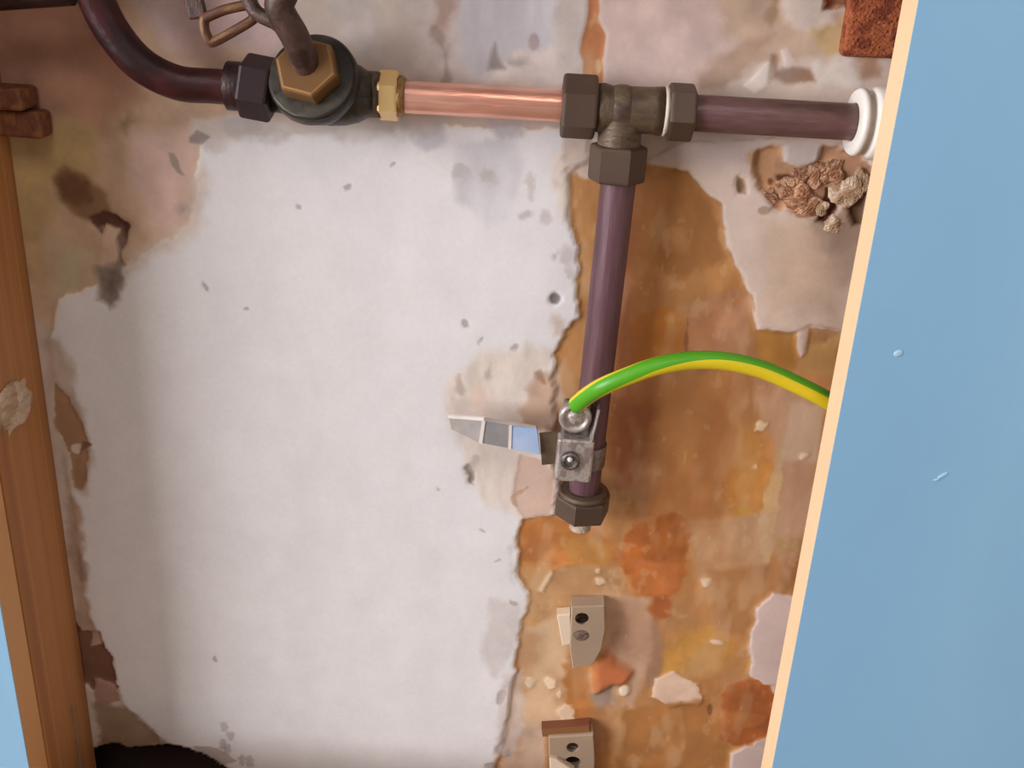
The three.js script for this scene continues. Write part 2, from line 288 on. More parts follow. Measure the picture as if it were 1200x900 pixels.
// pale coat right of the strip
const PALE = [214, 193, 180];
paint(PALE, [[752, 190], [800, 165], [1000, 160], [1060, 180], [1020, 392], [985, 388], [950, 378], [935, 388], [886, 386], [880, 345], [852, 290], [843, 240], [806, 199]], { h: 0.0014, n: 0.0012, mott: 0.05, rim: [[170, 130, 100], 0.0012] });
paint([192, 172, 172], [[770, 160], [900, 155], [890, 190], [800, 190]], { ...mid, op: 0.5 });
paint([192, 164, 142], [[900, 262], [1030, 240], [1010, 340], [985, 385], [900, 370], [890, 310]], { soft: 0.012, n: 0.005, op: 0.9 });
paint([172, 146, 126], [[945, 250], [1030, 240], [1010, 320], [985, 330], [955, 290]], { soft: 0.008, n: 0.004, op: 0.9 });
paint([150, 124, 106], [[958, 255], [1020, 250], [1010, 290], [975, 290]], { soft: 0.005, n: 0.004, op: 0.8 });
paint([172, 140, 116], [[862, 205], [872, 210], [874, 228], [864, 225]], { n: 0.0006, h: 0.0002 });
paint([120, 92, 66], disc(867, 217, 4, 9), { n: 0.0006, h: 0, op: 0.85 });
paint([196, 150, 116], [[885, 175], [925, 170], [1010, 175], [1025, 215], [985, 235], [960, 258], [925, 250], [900, 235], [888, 215]], { n: 0.003, h: -0.001, mott: 0.2, mf: 160 });
paint([184, 140, 100], [[876, 180], [905, 175], [905, 215], [890, 222]], { ...mid, op: 0.8 });
paint([214, 198, 190], [[918, 168], [965, 165], [960, 190], [935, 198], [918, 190]], { n: 0.0015, h: 0.0012 });
paint([112, 66, 40], [[912, 208], [925, 205], [938, 210], [930, 216], [914, 216]], { n: 0.0012, h: -0.002 });
paint([130, 78, 46], disc(903, 214, 4, 5), { n: 0.001 });
paint([96, 52, 36], [[968, 220], [980, 222], [980, 245], [968, 262], [958, 258], [966, 240]], { n: 0.001, h: -0.002 });
paint([104, 76, 54], [[990, 235], [1015, 225], [1010, 262], [1000, 262]], { n: 0.001, h: -0.001 });
paint([168, 120, 80], disc(940, 250, 10, 6), { n: 0.001, op: 0.8 });
paint([160, 132, 112], disc(895, 245, 7, 5), { n: 0.001, op: 0.8 });
paint([214, 192, 182], [[885, 712], [905, 694], [940, 696], [925, 802], [898, 800], [880, 790], [876, 752]], { h: 0.0012, n: 0.0024, f: 0.008, mott: 0.04, rim: [[180, 140, 104], 0.001] });
paint([208, 186, 174], [[855, 882], [874, 872], [905, 876], [900, 980], [846, 980]], { h: 0.0014, n: 0.0009, mott: 0.04 });
// the large white painted area
const WHITE = [224, 217, 215];
paint(WHITE, [[235, 165], [300, 158], [430, 150], [520, 146], [600, 150], [690, 150], [692, 185], [664, 200], [662, 225], [662, 258], [672, 272], [681, 290], [674, 328], [677, 370], [662, 385], [652, 410], [646, 440], [650, 480], [652, 530], [655, 560], [652, 602], [612, 606], [606, 625], [609, 650], [604, 668], [617, 690], [620, 705], [608, 745], [604, 780], [598, 820], [590, 860], [575, 905], [540, 980], [300, 980], [250, 890], [175, 868], [150, 830], [128, 780], [112, 740], [98, 690], [88, 600], [78, 540], [72, 470], [58, 410], [70, 350], [120, 330], [165, 300], [222, 262], [232, 210]],
  { h: 0.0015, n: 0.0022, mott: 0.02, rim: [[240, 214, 188], 0.0014] });
paint([205, 198, 200], [[535, 165], [600, 160], [615, 190], [595, 255], [570, 262], [530, 235]], { ...mid, op: 0.7, st: [1, 0.5] });
paint([186, 178, 184], [[488, 140], [520, 140], [522, 165], [500, 178], [488, 165]], { ...mid, op: 0.7 });
paint([180, 172, 172], [[575, 142], [610, 142], [612, 158], [580, 158]], { ...mid, op: 0.7 });
for (const [x, y, a, b] of [[541, 202, 9, 8], [574, 207, 8, 7], [622, 218, 4, 13], [650, 213, 3, 4], [615, 251, 6, 4], [640, 254, 5, 6], [664, 297, 7, 10], [668, 318, 4, 5], [650, 300, 3, 4]]) paint([186, 174, 170], disc(x, y, a * 1.2, b * 1.2), { soft: 0.0015, n: 0.0022, f: 0.003, op: 0.65 });
paint([222, 202, 182], [[648, 185], [664, 175], [666, 250], [655, 250]], { ...mid, op: 0.7 });
paint([204, 182, 168], [[655, 150], [695, 150], [705, 205], [680, 208], [665, 200]], { soft: 0.0015, n: 0.003 });
paint([112, 106, 102], disc(650, 349, 6, 6), { soft: 0.001, n: 0.0008, op: 0.9, h: 0.0004 });
paint([206, 184, 168], [[645, 368], [664, 372], [660, 392], [648, 395]], { ...mid, op: 0.8 });
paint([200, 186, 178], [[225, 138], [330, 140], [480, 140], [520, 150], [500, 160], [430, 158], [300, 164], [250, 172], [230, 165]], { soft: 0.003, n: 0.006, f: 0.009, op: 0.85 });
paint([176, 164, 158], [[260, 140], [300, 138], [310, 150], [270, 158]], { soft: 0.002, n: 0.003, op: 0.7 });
paint([206, 184, 168], [[222, 205], [240, 200], [236, 262], [180, 300], [130, 335], [115, 330], [165, 295], [218, 258]], { soft: 0.005, n: 0.004, op: 0.8 });
// beige rubbed zone around the clamp tail
paint([221, 204, 191], [[560, 412], [600, 408], [650, 405], [652, 470], [652, 600], [612, 605], [560, 580], [528, 500], [522, 450]], { soft: 0.004, n: 0.005, st: [1.3, 0.5] });
paint([196, 176, 164], [[530, 465], [590, 470], [620, 480], [618, 500], [545, 490]], { ...mid, op: 0.5 });
paint([224, 190, 164], [[555, 450], [568, 445], [570, 470], [556, 475]], { ...mid, op: 0.6 });
paint([202, 168, 144], [[628, 440], [655, 432], [660, 470], [640, 500], [612, 500], [610, 480]], { ...mid });
paint([210, 178, 160], [[604, 562], [608, 530], [640, 540], [652, 560], [646, 604], [614, 606], [600, 580]], { n: 0.0012, h: 0.0011, mott: 0.06 });
paint([160, 120, 92], [[642, 500], [664, 500], [664, 560], [646, 560]], { ...mid, op: 0.8 });
paint([150, 112, 84], [[632, 438], [638, 448]], { line: 0.0014, soft: 0.0012, op: 0.7 });
paint([168, 148, 134], [[575, 425], [572, 440]], { line: 0.0012, soft: 0.0016, op: 0.6 });
paint([168, 148, 134], [[538, 440], [541, 460]], { line: 0.0012, soft: 0.0016, op: 0.6 });
paint([124, 108, 98], [[549, 548], [553, 556], [551, 564]], { line: 0.0014, soft: 0.001, op: 0.85, h: 0.0005 });
paint([178, 162, 152], [[558, 535], [553, 548]], { line: 0.0012, soft: 0.0015, op: 0.6 });
paint([176, 140, 118], [[618, 570], [602, 581], [607, 596]], { line: 0.0006, soft: 0.0006, op: 0.7 });
paint([184, 166, 156], [[598, 640], [600, 680]], { line: 0.001, soft: 0.002, op: 0.4 });
paint([208, 194, 188], [[575, 700], [612, 705], [604, 760], [580, 790], [565, 770]], { ...mid, op: 0.7 });
for (const [x, y, a, b] of [[566, 620, 4, 2], [584, 655, 4, 2], [602, 705, 3, 5], [588, 815, 5, 10], [590, 880, 5, 8], [575, 895, 8, 4], [513, 571, 3, 2], [408, 218, 5, 3], [461, 192, 4, 2], [243, 336, 6, 2], [289, 361, 3, 2], [252, 770, 3, 3], [350, 240, 4, 2], [546, 378, 4, 5], [563, 397, 3, 5], [604, 405, 4, 5]]) paint([150, 136, 130], disc(x, y, a, b, x), { soft: 0.0008, n: 0.0013, f: 0.0022, op: 0.6, h: 0.0011 });
paint([196, 178, 170], [[590, 790], [612, 785], [615, 850], [600, 890], [580, 880]], { ...mid, op: 0.7, mott: 0.2 });
// left side scars
paint([140, 104, 74], [[62, 208], [78, 196], [100, 204], [124, 228], [128, 248], [108, 262], [88, 252], [70, 235]], { n: 0.0014, soft: 0.002, h: 0.0002 });
paint([106, 70, 44], [[64, 214], [82, 204], [102, 214], [104, 236], [86, 242], [72, 232]], { ...mid, op: 0.85, h: -0.0006 });
paint([88, 54, 40], [[104, 254], [120, 248], [136, 250], [152, 264], [148, 280], [140, 268], [124, 262], [120, 274]], { n: 0.001, h: -0.0012 });
paint([206, 172, 150], [[122, 268], [140, 270], [138, 310], [122, 312]], { ...mid });
paint([112, 82, 68], [[144, 276], [142, 305], [138, 312]], { line: 0.0016, soft: 0.001, op: 0.8, h: -0.0005 });
paint([140, 124, 112], [[114, 315], [140, 310], [142, 350], [130, 362], [118, 348]], { ...mid, h: 0.0004 });
paint([104, 84, 74], disc(132, 328, 6, 14), { ...mid, op: 0.7 });
paint([150, 132, 120], [[195, 176], [205, 178], [216, 205], [208, 202]], { n: 0.001, op: 0.8 });
paint([148, 128, 122], [[220, 160], [232, 152], [246, 160], [236, 168], [222, 168]], { n: 0.0015, op: 0.8 });
paint([156, 138, 134], disc(215, 245, 8, 7), { ...mid, op: 0.6 });
paint([138, 112, 82], [[135, 150], [150, 132], [156, 142], [148, 156]], { ...mid, op: 0.8 });
paint([190, 168, 150], [[52, 400], [72, 395], [90, 440], [110, 540], [104, 580], [80, 570], [66, 500]], { ...mid, op: 0.9 });
paint([164, 124, 92], [[66, 450], [82, 465], [104, 510], [100, 575], [88, 570], [84, 530], [66, 500]], { n: 0.0022, h: 0.0004 });
paint([214, 190, 172], disc(92, 525, 8, 6), { n: 0.0012 });
paint([128, 92, 70], [[96, 515], [108, 520], [94, 532]], { n: 0.001, h: -0.0003 });
paint([182, 152, 130], [[80, 560], [98, 600], [102, 690], [120, 760], [95, 760], [80, 660]], { ...mid });
paint([150, 122, 108], [[94, 650], [98, 675]], { line: 0.0022, soft: 0.0016, op: 0.6 });
paint([120, 80, 58], [[84, 720], [96, 740], [118, 738], [132, 775], [140, 808], [122, 815], [100, 800], [86, 770]], { n: 0.0022, h: -0.001 });
paint([186, 152, 132], [[108, 738], [118, 738], [120, 755], [106, 758]], { n: 0.001 });
paint([170, 132, 112], [[110, 795], [135, 800], [140, 820], [112, 830]], { n: 0.001, h: 0.0003 });
paint([152, 124, 98], [[110, 822], [150, 828], [200, 872], [120, 885]], { ...mid, h: 0.0004 });
// broken-out bottom left edge: a deep dark gap, its shade put into the colour
paint([52, 34, 30], [[100, 880], [136, 872], [150, 878], [205, 872], [240, 884], [262, 898], [300, 912], [300, 990], [60, 990]], { n: 0.0014, h: -0.03, soft: 0.0006 });
paint([170, 150, 142], [[226, 872], [255, 874], [280, 890], [262, 894], [240, 884]], { n: 0.0012, op: 0.7 });
for (const [x, y] of [[263, 850], [262, 870], [272, 860], [268, 876], [284, 888], [293, 890]]) paint([132, 116, 110], disc(x, y, 4, 6), { soft: 0.001, n: 0.0022, f: 0.0022, op: 0.35 });
// overall fine grain and slow unevenness of the trowelled surface
const map = new Uint8Array(TW * TH * 4), bmp = new Uint8Array(TW * TH * 4);
for (let j = 0; j < TH; j++) for (let i = 0; i < TW; i++) {
  const x = X0 + i * DX, y = Y0 + j * DY, e = j * TW + i, g = fbm(x * 700, y * 700, 3), s = fbm(x * 60, y * 22, 3);
  const m = 1 + 0.03 * (g - 0.5) + 0.04 * (s - 0.5);
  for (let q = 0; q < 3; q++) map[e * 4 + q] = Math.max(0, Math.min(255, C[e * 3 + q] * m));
  map[e * 4 + 3] = 255;
  bmp[e * 4] = bmp[e * 4 + 1] = bmp[e * 4 + 2] = 255 * g; bmp[e * 4 + 3] = 255;
  H[e] += 0.0007 * (fbm(x * 28 + 4, y * 28, 3) - 0.5);
}
const tex = (d, srgb) => { const t = new THREE.DataTexture(d, TW, TH); t.magFilter = THREE.LinearFilter; t.minFilter = THREE.LinearMipmapLinearFilter; t.generateMipmaps = true; if (srgb) t.colorSpace = THREE.SRGBColorSpace; t.needsUpdate = true; return t; };
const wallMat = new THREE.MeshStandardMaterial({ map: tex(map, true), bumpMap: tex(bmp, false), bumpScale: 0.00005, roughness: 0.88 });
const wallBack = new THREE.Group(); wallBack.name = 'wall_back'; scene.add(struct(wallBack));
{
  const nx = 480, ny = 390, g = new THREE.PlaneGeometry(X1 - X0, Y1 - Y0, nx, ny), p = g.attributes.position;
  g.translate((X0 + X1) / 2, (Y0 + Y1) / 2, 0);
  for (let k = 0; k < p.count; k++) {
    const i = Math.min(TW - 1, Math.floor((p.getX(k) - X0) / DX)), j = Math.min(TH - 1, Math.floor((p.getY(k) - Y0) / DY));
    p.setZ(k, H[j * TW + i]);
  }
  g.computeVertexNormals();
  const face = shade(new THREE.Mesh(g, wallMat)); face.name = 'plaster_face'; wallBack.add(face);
  const t = 0.12, hw = 1.7;
  part('masonry', [
    new THREE.BoxGeometry(hw + X0, 2.75, t).translate((-hw + X0) / 2, 0.275, -t / 2), new THREE.BoxGeometry(hw - X1, 2.75, t).translate((hw + X1) / 2, 0.275, -t / 2),
    new THREE.BoxGeometry(X1 - X0, 1.65 - Y1, t).translate(0, (1.65 + Y1) / 2, -t / 2), new THREE.BoxGeometry(X1 - X0, Y0 + 1.1, t).translate(0, (Y0 - 1.1) / 2, -t / 2),
    new THREE.BoxGeometry(X1 - X0, Y1 - Y0, t - 0.036).translate(0, (Y0 + Y1) / 2, -0.036 - (t - 0.036) / 2)], M.roomWall, wallBack);
  // loose rubble in the broken hole under the right pipe, and a corner of brick above
  const lump = (r, s) => { const q = new THREE.IcosahedronGeometry(r, 3), pp = q.attributes.position; for (let k = 0; k < pp.count; k++) { const v = V(pp.getX(k), pp.getY(k), pp.getZ(k)), m = 0.45 + 1.1 * fbm(v.x * 330 + s * 9, v.y * 330 + v.z * 240 + s, 2); pp.setXYZ(k, v.x * m * 1.3, v.y * m, v.z * m * 0.5); } q.computeVertexNormals(); return toCreasedNormals(q, 0.6); };
  const kinds = [1, 2, 3, 4].map(s => lump(0.005, s));
  [[938, 232, 1.1, 'rubble'], [955, 205, 0.9, 'rubble'], [922, 222, 0.8, 'rubble'], [948, 243, 0.9, 'rubble'], [962, 243, 0.6, 'filler'], [990, 225, 1.1, 'filler'], [1004, 215, 0.9, 'filler'], [900, 230, 0.6, 'rubble'], [975, 202, 0.9, 'rubble'], [937, 205, 0.7, 'rubble'], [978, 262, 0.7, 'filler']].forEach(([x, y, s, m], i) => {
    const f = shade(new THREE.Mesh(kinds[i % 4], M[m === 'rubble' ? 'rubble' : 'filler'])); f.name = numbered('rubble_fragment'); f.position.copy(W(x, y, m === 'rubble' ? -0.0006 : 0.0006)); f.scale.setScalar(s); f.rotation.set(0, 0, i * 1.3); wallBack.add(f);
  });
  const b = part('brick', rbox(0.05, 0.036, 0.02, 0.003, 4), M.brick, wallBack); b.position.copy(W(1058, 12, -0.006)); b.rotation.z = 0.03;
}

// ---------------------------------------------------------------- boxing: blue boards in front, timber batten on the left
const ZB = 0.047, ZF = 0.063;
const blue = new THREE.MeshPhysicalMaterial({ ...mottled(['#8ab6d3', '#8eb9d5', '#87b3d2'], 1, 3, 0.02, [1, 0.6]), roughness: 0.42, bumpScale: 0.0002 });
function board(name, label, category, pts, coreMat) {                     // outline in metres at the front; a raw core with a coat of paint on its face
  const o = thing(name, label, category, V(0, 0, 0));
  const s = new THREE.Shape(pts.map(([x, y]) => new THREE.Vector2(x, y)));
  part('board_core', new THREE.ExtrudeGeometry(s, { depth: ZF - ZB - 0.0006, bevelEnabled: false }).translate(0, 0, ZB), coreMat, o).userData.label = 'bare pale timber edge';
  const f = part('paint_coat', new THREE.ExtrudeGeometry(s, { depth: 0.0006, bevelEnabled: false }).translate(0, 0, ZF - 0.0006), blue, o); f.userData.label = 'blue painted face';
  return o;
}
const rt = W(1077, 0, ZF), rb = W(905, 900, ZF), re = y => rt.x + (rb.x - rt.x) * (y - rt.y) / (rb.y - rt.y);
const panelR = board('blue_panel', 'wide blue painted board along the right side with a pale bare edge', 'panel', [[re(0.75), 0.75], [0.75, 0.75], [0.75, -0.8], [re(-0.8), -0.8]], M.rawWood);
const lt = W(0, 738, ZF), lb = W(29, 900, ZF);
const panelL = board('blue_panel', 'narrow sliver of blue painted board in the bottom left corner', 'panel', [[-0.75, 0.75], [-0.224, 0.75], [-0.2222, -0.8], [-0.75, -0.8]], M.rawWoodShaded);
{ // specks and a scuff of thicker paint on the right board
  for (const [x, y, w, h, a] of [[1105, 557, 0.005, 0.0018, 0.7], [1098, 562, 0.003, 0.0012, 0.3], [1053, 414, 0.004, 0.003, 0.4]]) {
    const q = new THREE.SphereGeometry(1, 14, 8); q.scale(w / 2, h / 2, 0.0005);
    const m = part('paint_fleck', q, M.fleck, panelR); m.position.copy(W(x, y, ZF)); m.rotation.z = a;
  }
}
{
  const o = thing('wooden_batten', 'upright orange brown timber batten fixed to the wall along the left edge', 'batten', V(-0.222, 0, 0));
  part('batten_body', rbox(0.05, 1.2, ZB - 0.0005, 0.0012).translate(-0.025, -0.1, (ZB - 0.0005) / 2), M.batten, o);
  const c = part('batten_crack', rbox(0.0006, 0.052, 0.0016, 0.0002), M.filler, o); c.position.set(0.0003, -0.225, 0.018); c.rotation.x = -0.02;
  c.name = 'pale_scratch';
}
{
  const o = thing('filler_lump', 'pale smear of dried filler stuck on the brown batten', 'filler', V(-0.222, -0.015, 0.03));
  const q = new THREE.IcosahedronGeometry(0.012, 5), pp = q.attributes.position;
  for (let k = 0; k < pp.count; k++) { const v = V(pp.getX(k), pp.getY(k), pp.getZ(k)), m = 0.6 + 0.8 * fbm(v.x * 150 + 3, v.y * 150 + v.z * 200, 4); pp.setXYZ(k, v.x * 0.25 * m, v.y * 0.9 * m, v.z * 1.2 * m); }
  q.computeVertexNormals(); part('lump', q, M.filler, o);
}
{
  const p = W(30, 126, 0.0), o = thing('wooden_block', 'small dark brown wooden block against the wall in the upper left', 'block', V(p.x, p.y, 0), 0.0);
  part('upper_piece', rbox(0.026, 0.009, 0.016, 0.002, 3).translate(-0.006, 0.0055, 0.009), M.block, o);
  part('lower_piece', rbox(0.02, 0.011, 0.012, 0.002, 3).translate(0.0015, -0.005, 0.007), M.block, o);
}

for (const [k, y0, y1] of [[1, 0.215, 0.75], [2, -0.8, -0.220]]) {    // unseen boards added to close the opening above and below and shade the wall
  const b = board('trim_' + k, '', '', [[-0.2218, y0], [re(y0) - 0.0005, y0], [re(y1) - 0.0005, y1], [-0.2218, y1]], M.rawWood);
  b.name = 'trim_' + k; b.userData = { kind: 'structure' };
}

// ---------------------------------------------------------------- pipework
const ZP = 0.0155, A = W(462, 113, ZP), B = W(1000, 143, ZP), RUN = B.clone().sub(A).normalize(), SL = Math.atan2(RUN.y, RUN.x);
const onRun = px => { // point of the run under photo column px
  let lo = -0.2, hi = 0.4; for (let i = 0; i < 40; i++) { const t = (lo + hi) / 2, q = A.clone().addScaledVector(RUN, t).sub(SV.c); (600 + 1150 * q.dot(SV.R) / q.dot(SV.fw) < px) ? lo = t : hi = t; }
  return A.clone().addScaledVector(RUN, lo);
};
const len = (a, b) => onRun(a).distanceTo(onRun(b)), midx = (a, b) => onRun(a).add(onRun(b)).multiplyScalar(0.5);
{
  const m = midx(470, 672), l = len(470, 672), o = thing('copper_pipe', 'short bright copper pipe between the brass nut and the tee', 'pipe', m, SL);
  part('tube', turned([[-l / 2, 0], [-l / 2, 0.0064], [l / 2, 0.0064], [l / 2, 0]], 48), M.copper, o);
}
const TEE = midx(728, 728);
{
  const o = thing('tee_fitting', 'dull brown compression tee joining the horizontal and upright pipes', 'pipe fitting', TEE, SL);
  const at = px => onRun(px).sub(TEE).dot(RUN);
  const x1 = at(697), x2 = at(776), xm = (x1 + x2) / 2;
  part('tee_body', [turned([[x1, 0], [x1, 0.0092], [x1 + 0.003, 0.0098], [x1 + 0.007, 0.0088], [x2 - 0.004, 0.0092], [x2, 0.0096], [x2, 0]]), bar(V(0, 0, 0), V(0.0005, -0.019, 0), 0.0088), new THREE.SphereGeometry(0.0096, 24, 16)], M.bronze, o);
  const n1 = at(658), n2 = at(699);
  part('compression_nut', [hexNut(0.0215, n2 - n1, 0.0014, Math.PI / 6).translate((n1 + n2) / 2, 0, 0)], M.bronze, o);
  const m1 = at(782), m2 = at(813);
  part('compression_nut', [hexNut(0.0195, m2 - m1, 0.0014, 0.2).translate((m1 + m2) / 2, 0, 0)], M.bronze, o);
  part('sealing_ring', turned([[x2 - 0.0004, 0], [x2, 0.0093], [x2 + 0.0010, 0.0098], [x2 + 0.0022, 0.0093], [x2 + 0.0024, 0]]), M.seal, o).userData.label = 'pale sealing ring';
  const q = hexNut(0.0200, 0.0150, 0.0014, 0.35); q.rotateZ(Math.PI / 2); q.translate(0.0005, -0.0215, 0);
  part('compression_nut', q, M.bronze, o);
}
{
  const m = midx(808, 1003), l = len(808, 1003), o = thing('gas_pipe', 'dark purple brown horizontal pipe from the tee to the white collar', 'pipe', m, SL);
  part('tube', turned([[-l / 2, 0], [-l / 2, 0.0072], [l / 2, 0.0072], [l / 2, 0]], 48), M.pipe, o);
}
const VX = (W(725, 205, ZP).x + W(682, 600, ZP).x) / 2;
{
  const top = TEE.y - 0.024, bot = W(683, 592, ZP).y, l = top - bot, o = thing('gas_pipe', 'upright dull purple pipe hanging below the tee down to the capped end', 'pipe', V(VX, (top + bot) / 2, ZP));
  const g = turned([[-l / 2, 0], [-l / 2, 0.0073], [l / 2, 0.0073], [l / 2, 0]], 48); g.rotateZ(Math.PI / 2);
  part('tube', g, M.pipeDown, o);
}
{
  const p = onRun(1003), o = thing('pipe_collar', 'white plastic collar on the pipe where it passes behind the blue board', 'pipe collar', p, SL);
  part('ring', turned([[-0.0012, 0.0075], [-0.0014, 0.0122], [0, 0.0132], [0.0016, 0.0132], [0.0022, 0.0120], [0.0022, 0.0075]]), M.white, o);
  part('cup', turned([[0.0022, 0.0105], [0.0042, 0.0108], [0.0046, 0.0130], [0.0060, 0.0142], [0.011, 0.0146], [0.020, 0.0140], [0.026, 0.0115], [0.027, 0.0]]), M.white, o);
}
// bent pipe in the upper left, with the coupling nut that joins it to the valve
{
  const z = 0.024, pts = [[96, -70, 0.030], [103, -35, 0.029], [114, 2, 0.027], [134, 40, 0.026], [166, 76, 0.025], [208, 97, 0.022], [250, 101, 0.019], [300, 104, 0.018]].map(([x, y, d]) => W(x, y, d));
  const o = thing('bent_pipe', 'thick dark maroon pipe bending from the top edge into the valve', 'pipe', pts[6].clone());
  part('tube', tubeAlong(pts.map(p => p.clone().sub(pts[6])), 0.0068, 80, 28), M.maroon, o);
  const q = W(303, 103, 0.018).sub(pts[6]);
  const ng = hexNut(0.0215, 0.0130, 0.0016, 0.3); ng.rotateZ(-0.12); ng.translate(q.x, q.y, q.z);
  const c = turned([[-0.004, 0.0078], [-0.004, 0.0095], [0.004, 0.0095], [0.004, 0.0078]]); c.translate(q.x - 0.008, q.y, q.z);
  part('coupling_nut', [ng, c], M.darkNut, o);
}
{
  const a = W(-60, 2, 0.026), b = W(84, -8, 0.026), o = thing('dark_bar', 'near black bar running along the top left corner beside the bent pipe', 'pipe', a);  // near black bar beside the bent pipe
  part('tube', bar(V(0, 0, 0), b.clone().sub(a), 0.0045), M.darkNut, o);
}
// gas valve
{
  const p = W(378, 108, 0.0165), o = thing('gas_valve', 'tarnished bronze valve with a brass hexagon cap left of the copper pipe', 'valve', p, SL);
  const L = (x, y, z) => W(x, y, z).sub(p).applyAxisAngle(V(0, 0, 1), -SL);
  const a = L(322, 105, 0.0165), b = L(442, 111, 0.0165);
  const body = turned([[a.x - 0.001, 0], [a.x - 0.001, 0.0088], [a.x + 0.004, 0.0092], [a.x + 0.008, 0.0108], [-0.004, 0.0122], [0.003, 0.0130], [0.009, 0.0126], [0.0145, 0.0112], [0.0180, 0.0092], [b.x, 0.0078], [b.x, 0]], 64);
  const capDir = V(-0.10, 0.52, 0.84).normalize(), turnTo = new THREE.Quaternion().setFromUnitVectors(V(1, 0, 0), capDir);
  const neck = turned([[-0.003, 0.0128], [0.004, 0.0156], [0.009, 0.0178], [0.0135, 0.0176], [0.0152, 0.0162], [0.0152, 0]], 56); neck.applyQuaternion(turnTo);
  part('valve_body', [body, neck], M.valveBody, o);
  const cap = hexNut(0.0215, 0.0085, 0.0014, 0.25); cap.translate(0.0185, 0, 0); cap.applyQuaternion(turnTo);
  part('hexagon_cap', cap, M.brassDull, o).userData.label = 'brass hexagon cap';
  const top = capDir.clone().multiplyScalar(0.019);
  const s1 = L(346, 44, 0.040), s2 = L(333, -10, 0.044), s3 = L(290, -6, 0.040), s4 = L(322, 26, 0.042);
  part('spindle', [tubeAlong([top, s1, s4.clone().lerp(s2, 0.5), s2], 0.0054, 30, 16)], M.spindle, o);
  const lv = part('lever', [tubeAlong([s1.clone().lerp(s4, 0.6), s4, L(300, 14, 0.041), s3, L(288, -20, 0.04)], 0.0028, 30, 12)], M.spindle, o);
  const loop = [[240, 22], [262, 12], [292, 6], [297, 22], [275, 36], [248, 50], [240, 36]].map(([x, y]) => L(x, y, 0.036));
  const lc = new THREE.CatmullRomCurve3(loop, true, 'catmullrom', 0.25);
  part('lever_loop', new THREE.TubeGeometry(lc, 90, 0.0019, 10, true), M.loop, o);
  const q = part('lever_tab', rbox(0.007, 0.012, 0.003, 0.001), M.spindle, o); q.position.copy(L(228, 2, 0.034)); q.rotation.z = 0.2;
  const n = hexNut(0.0168, 0.0082, 0.0012, Math.PI / 6); n.translate(L(456, 112, ZP).x, L(456, 112, ZP).y, L(456, 112, ZP).z);
  part('compression_nut', n, M.brass, o).userData.label = 'bright brass compression nut';
  const col = turned([[-0.0025, 0], [-0.0025, 0.0090], [0.0025, 0.0090], [0.0025, 0]]); col.translate(L(440, 111, ZP).x, L(440, 111, ZP).y, L(440, 111, ZP).z);
  const ol = turned([[-0.0016, 0.006], [-0.0016, 0.0084], [0.001, 0.0078], [0.002, 0.0066]]); ol.translate(L(470, 113, ZP).x, L(470, 113, ZP).y, L(470, 113, ZP).z);
  part('olive', ol, M.brassDull, o); part('nut_seat', col, M.bronze, o);
}
// capped end of the upright pipe
{
  const y = W(682, 592, ZP).y, o = thing('pipe_end_cap', 'dull brown stop end fitting closing the bottom of the upright pipe', 'pipe fitting', V(VX, y, ZP));
  const up = g => { g.rotateZ(-Math.PI / 2); return g; };
  part('cap_nut', up(hexNut(0.0225, 0.0115, 0.0016, 0.3)).translate(0, 0.0005, 0), M.bronze, o);
  part('rim', up(turned([[-0.0090, 0.0075], [-0.0090, 0.0112], [-0.0075, 0.0122], [-0.0060, 0.0116], [-0.0055, 0.0075]])), M.bronze, o);
  part('spigot', up(turned([[0.005, 0], [0.005, 0.0052], [0.0125, 0.0052], [0.0135, 0.0044], [0.0135, 0]])), M.clip, o).userData.label = 'pale stub under the nut';
}
